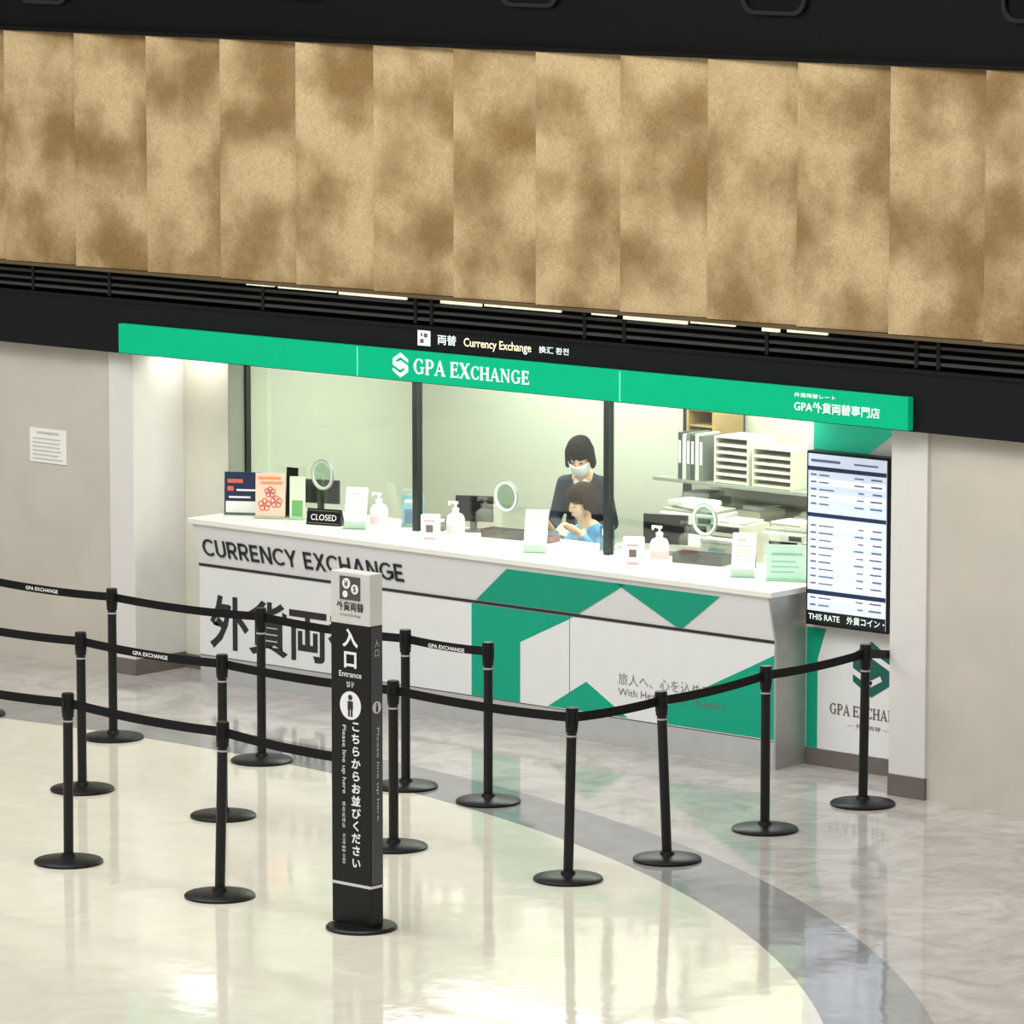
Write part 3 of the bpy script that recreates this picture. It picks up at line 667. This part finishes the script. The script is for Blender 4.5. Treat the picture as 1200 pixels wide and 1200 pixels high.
# storage shelf on back wall
sh=thing('wall_shelf',(-1.60,1.75,1.33),'grey wall shelf holding files and trays','shelf')
box('board',-.62,.60,-.20,.34,0,.022,mat('shelf_grey','#8f948b',.4),sh,bev=.002)
for bx in (-.55,.0,.5): extr_x('bracket',[(.34,0),(.25,0),(.34,-.09)],bx,bx+.012,M_STEEL,sh)
w_=thing('wooden_cabinet',(-2.03,1.93,1.3525),'light wood open pigeonhole cabinet on shelf','cabinet')
lw=mat('light_wood','#ad9362',.5,scale=14,var=.15)
boxes('carcass',[(-.11,-.095,-.15,.15,0,.40),(.095,.11,-.15,.15,0,.40),(-.11,.11,-.15,.15,.40,.412),(-.11,.11,.14,.15,0,.40)],lw,w_)
box('inner_shelf',-.095,.095,-.14,.14,.30,.31,lw,w_)
for i in range(6):
    e=thing('ring_binder',(-1.99+.034*i-.02,1.66,1.3525),'upright ring binder with pale spine on shelf','binder','ring binders on the shelf')
    box('binder_cover',-.015,.015,-.10,.10,0,.29-.01*(i%2),mat('binder%d'%(i%3),('#3f4844','#c9ccbf','#66716a')[i%3],.5),e,bev=.002)
    box('spine_label',-.009,.009,-.1025,-.10,.10,.24,M_PAPER,e)
trays(-1.61,1.70,1.3525,.27,.26,6,.045,'tall cream drawer unit with dark slots on wall shelf')
trays(-1.29,1.70,1.3525,.31,.26,5,.045,'cream drawer unit with dark slots on wall shelf')
o=thing('partition_frame',(-2.34,2.03,0),'thin dark glazed partition frame by the office wall','partition')
box('upright',-.02,.02,-.02,.02,0,2.3,M_FRAME,o)

# ---------------------------------------------------------------- people
def blob_mesh(name,blobs,vox,m,parent,smooth_it=4):
    bm=bmesh.new()
    for c,r,rot in blobs:
        Mx=Matrix.Translation(c)@Euler(rot).to_matrix().to_4x4()@Matrix.Diagonal((r[0],r[1],r[2],1))
        bmesh.ops.create_icosphere(bm,subdivisions=2,radius=1,matrix=Mx)
    me=tomesh(bm); o=bpy.data.objects.new(name,me); SC.collection.objects.link(o)
    md=o.modifiers.new('r','REMESH'); md.mode='VOXEL'; md.voxel_size=vox
    ms=o.modifiers.new('s','SMOOTH'); ms.iterations=smooth_it; ms.factor=.5
    dg=bpy.context.evaluated_depsgraph_get(); nm=bpy.data.meshes.new_from_object(o.evaluated_get(dg)); bpy.data.objects.remove(o)
    nm.materials.clear()
    return obj(name,nm,m,parent,smooth=True)
def chain(pts,step=.35):
    out=[]
    for a,b in zip(pts,pts[1:]):
        A=Vector(a[:3]); B=Vector(b[:3]); L=(B-A).length; n=max(2,int(L/(min(a[3],b[3],a[4],b[4])*step))+1)
        for i in range(n+1):
            t=i/n; p=A.lerp(B,t); rx=a[3]+(b[3]-a[3])*t; ry=a[4]+(b[4]-a[4])*t
            out.append((p,(rx,ry,(rx+ry)/2 if rx<.1 else min(rx,ry)),(0,0,0)))
    return out
SKIN=mat('skin','#e6bb9c',.55,var=.03)
def hand(wr,dirv,side):
    d=Vector(dirv).normalized(); up=Vector((0,0,1)); s=d.cross(up).normalized()
    out=[]
    for k in range(5): out.append((wr+d*(.01+.018*k),(.030,.030,.016),(0,0,0)))
    for i,(off,L) in enumerate(((-.027,.062),(-.009,.072),(.010,.068),(.027,.052))):
        base=wr+d*.085+s*off
        mid=base+d*L*.5; tip=mid+(d*.7-up*.6).normalized()*L*.5
        out+=chain([(*base,.0090,.0090),(*mid,.0085,.0085),(*tip,.0072,.0072)])
    tb=wr+d*.03-s*side*.026; tm=tb+(d*.6-s*side*.7).normalized()*.035; tt=tm+(d).normalized()*.028
    out+=chain([(*tb,.012,.012),(*tm,.0105,.0105),(*tt,.009,.009)])
    return out
def person(loc,rz,label,pel,chest,neck,headc,hp,hyaw,elbows,wrists,legs,top_m,leg_m,mask,hair_m,hair_len,extra_collar,sw=.135):
    e=thing('person',loc,label,'person',rz=rz)
    px,py,pz=pel; cx_,cy,cz=chest; nx,ny,nz=neck
    torso=[(px,py,pz,.140,.100),((px+cx_)/2,(py+cy)/2,(pz+cz)/2,.112,.088),(cx_,cy,cz,.130,.094),(cx_,cy-.01,cz+.09,.098,.066),(nx,ny,nz-.03,.052,.048)]
    HR=Euler((hp,0,hyaw)).to_matrix(); hc=Vector(headc)
    def H(v): return hc+HR@Vector(v)
    rot=(hp,0,hyaw)
    body=chain(torso)+chain([(nx,ny,nz-.04,.050,.048),(nx,(ny+hc.y)/2,nz+.03,.046,.046),(hc.x,hc.y+.02,hc.z-.05,.045,.045)])
    body+=[(H((0,.012,.028)),(.074,.090,.088),rot),(H((0,-.015,-.03)),(.060,.070,.075),rot),(H((0,-.035,-.082)),(.030,.030,.026),rot),
           (H((0,-.088,-.018)),(.012,.016,.020),rot),(H((0,-.083,.0)),(.008,.012,.022),rot),(H((0,-.080,-.058)),(.024,.010,.008),rot),
           (H((-.075,.008,-.01)),(.010,.018,.028),rot),(H((.075,.008,-.01)),(.010,.018,.028),rot)]
    top=chain([(a,b,c_,r1+.010,r2+.010) for a,b,c_,r1,r2 in torso[:4]])
    for i,sd in enumerate((-1,1)):
        sh_=(cx_+sd*sw,cy+.0,cz+.075); el=elbows[i]; wr=Vector(wrists[i])
        arm=[(cx_+sd*.08,cy,cz+.085,.046,.046),(*sh_,.044,.044),(*el,.036,.036),(*wr,.025,.022)]
        body+=chain(arm); fd=(wr-Vector(el)).normalized(); body+=hand(wr,(fd.x,fd.y,fd.z*.6),sd)
        top+=chain([(cx_+sd*.08,cy,cz+.080,.054,.054),(*sh_,.052,.052),(*el,.045,.045),(*(Vector(el).lerp(wr,.85)),.036,.034)])
        hip,kn,an,toe=legs[i]
        body+=chain([(*hip,.082,.082),(*kn,.055,.056),(*an,.036,.040),(*toe,.034,.030)])
    blob_mesh('body',body,.007,SKIN,e,5)
    blob_mesh('top_garment',top,.010,top_m,e,5)
    lg=[]
    for i in (0,1):
        hip,kn,an,toe=legs[i]; lg+=chain([(*hip,.092,.092),(*kn,.067,.068),(*(Vector(kn).lerp(Vector(an),.93)),.052,.054)])
    lg+=chain([(px,py,pz+.08,.135,.108),(px,py,pz-.03,.155,.112)])
    blob_mesh('trousers',lg,.012,leg_m,e,4)
    sh=[]
    for i in (0,1):
        an,toe=legs[i][2],legs[i][3]; a=Vector(an); t_=Vector(toe)
        sh+=chain([(a.x,a.y+.02,.040,.038,.040),(t_.x,t_.y,.036,.040,.036),(t_.x,t_.y-.05,.032,.034,.032)])
    blob_mesh('shoes',sh,.010,M_BLACK,e,3)
    # hair: smooth cap whose front edge makes the fringe, plus side and back locks
    hr=[(H((0,.014,.045)),(.085,.101,.081),rot),(H((0,.038,-.005)),(.086,.080,.083),rot)]
    for sd in (-1,1):
        hr+=[(H((sd*(.074+.002*k),.006-.004*k,.03-.02*k)),(.018,.054-.002*k,.036),rot) for k in range(hair_len)]
    hr+=[(H((0,.052,-.02-.02*k)),(.078,.046,.04),rot) for k in range(max(1,hair_len-2))]
    blob_mesh('hair',hr,.007,hair_m,e,5)
    for sd in (-1,1):
        bm=bmesh.new(); bmesh.ops.create_icosphere(bm,subdivisions=2,radius=1,matrix=Matrix.Translation(H((sd*.028,-.079,-.002)))@HR.to_4x4()@Matrix.Diagonal((.011,.005,.005,1)))
        obj('eye',tomesh(bm),M_DARK,e,smooth=True)
    if mask:
        bm=bmesh.new(); rows=[]
        for j in range(9):
            v=j/8; z=-.015-.088*v; row=[]
            for i in range(17):
                a=(-70+140*i/16)*math.pi/180
                bul=math.sin(math.pi*min(1,v*1.0+.05))*.012
                row.append(bm.verts.new(H((.072*math.sin(a)*(1-.18*v),-.015-(.080+bul)*math.cos(a)*(1-.10*v),z))))
            rows.append(row)
        for a,b in zip(rows,rows[1:]):
            for i in range(16): bm.faces.new((a[i],a[i+1],b[i+1],b[i]))
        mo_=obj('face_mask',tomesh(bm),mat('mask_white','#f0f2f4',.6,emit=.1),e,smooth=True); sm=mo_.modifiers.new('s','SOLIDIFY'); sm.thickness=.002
    if extra_collar:
        bl=[(Vector((nx+sd*.028,ny-.050,nz-.065)),(.022,.012,.034),(0,0,sd*.5)) for sd in (-1,1)]
        bl+=[(Vector((nx,ny-.055,nz-.085)),(.014,.012,.03),(0,0,0))]
        blob_mesh('collar',bl,.006,extra_collar,e,2)
    return e
hair=mat('hair_black','#0e0b0a',.75,var=.2,scale=40,spec=.15)
hair2=mat('hair_brown','#2a1912',.75,var=.2,scale=40,spec=.15)
person((-2.90,1.70,0),math.radians(30),'standing clerk with black bob, white mask and navy cardigan looking down',
  (0,.04,.91),(0,-.05,1.165),(0,-.115,1.32),(0,-.185,1.435),math.radians(32),math.radians(-6),
  [(-.185,-.07,.99),(.185,-.07,.99)],[(-.10,-.29,.98),(.10,-.29,.98)],
  [((-.085,.03,.87),(-.09,.02,.48),(-.09,.03,.09),(-.09,-.08,.04)),((.085,.03,.87),(.09,.02,.48),(.09,.03,.09),(.09,-.08,.04))],
  mat('navy_knit','#1c2536',.8,var=.1,scale=60),mat('navy_trousers','#1a1f2b',.8),True,hair,5,mat('collar_white','#dfe8ec',.6),sw=.125)
ch=thing('office_chair',(-2.34,1.17,0),'grey swivel office chair behind the counter','chair')
lathe('seat',[(0,.48),(.19,.48),(.20,.50),(.20,.515),(.18,.525),(0,.53)],mat('chair_fabric','#4a4e55',.8),ch)
lathe('column',[(0,.06),(.025,.06),(.025,.48),(0,.48)],mat('chair_steel','#8b8a86',.3,metal=.85),ch,seg=16)
for k in range(5):
    a=k*2*math.pi/5; bm=bmesh.new(); bmbox(bm,0,.24,-.015,.015,.045,.07,.004); bm.transform(Matrix.Rotation(a,4,'Z')); obj('leg',tomesh(bm),M_BLACK,ch)
    bm=bmesh.new(); bmesh.ops.create_icosphere(bm,subdivisions=2,radius=.025,matrix=Matrix.Translation((.23*math.cos(a),.23*math.sin(a),.025))); obj('castor',tomesh(bm),M_BLACK,ch,smooth=True)
person((-2.34,1.17,0),math.radians(-8),'seated person in light blue blouse with dark hair at the counter',
  (0,.02,.67),(0,-.05,.95),(0,-.09,1.10),(0,-.135,1.23),math.radians(16),math.radians(-4),
  [(-.18,-.14,.89),(.18,-.14,.89)],[(-.13,-.27,1.06),(.14,-.27,1.06)],
  [((-.09,.0,.64),(-.10,-.30,.62),(-.10,-.24,.10),(-.10,-.33,.04)),((.09,.0,.64),(.10,-.30,.62),(.10,-.24,.10),(.10,-.33,.04))],
  mat('light_blue_blouse','#4f97ca',.7,var=.06,scale=30),mat('grey_trousers','#33363d',.8),False,hair2,3,mat('collar_blue','#d8ecf4',.6),sw=.12)

# ---------------------------------------------------------------- lights
def area(name,loc,sx,sy,power,col=(1,1,1),rot=(0,0,0)):
    l=bpy.data.lights.new(name,'AREA'); l.shape='RECTANGLE'; l.size=sx; l.size_y=sy; l.energy=power; l.color=col
    o=bpy.data.objects.new(name,l); o.location=loc; o.rotation_euler=rot; SC.collection.objects.link(o); return o
area('soffit_light',(-1.75,.13,2.07),3.6,.35,30,(1,.99,.94))
area('soffit_light_left',(-4.82,.05,2.07),.3,.35,2.6,(1,.98,.92))
area('office_light',(-2.15,1.3,2.29),3.9,1.3,112,(1,1,.95))
area('hall_light',(0,-8,8.5),14,9,980,(1,.992,.97))
area('wall_wash',(-1.5,-5.5,7.5),12,1.5,240,(1,.98,.94),(math.radians(38),0,0))
w=bpy.data.worlds.new('world'); SC.world=w; w.use_nodes=True
bg=w.node_tree.nodes['Background']; bg.inputs[0].default_value=(.995,.99,.98,1); bg.inputs[1].default_value=.50
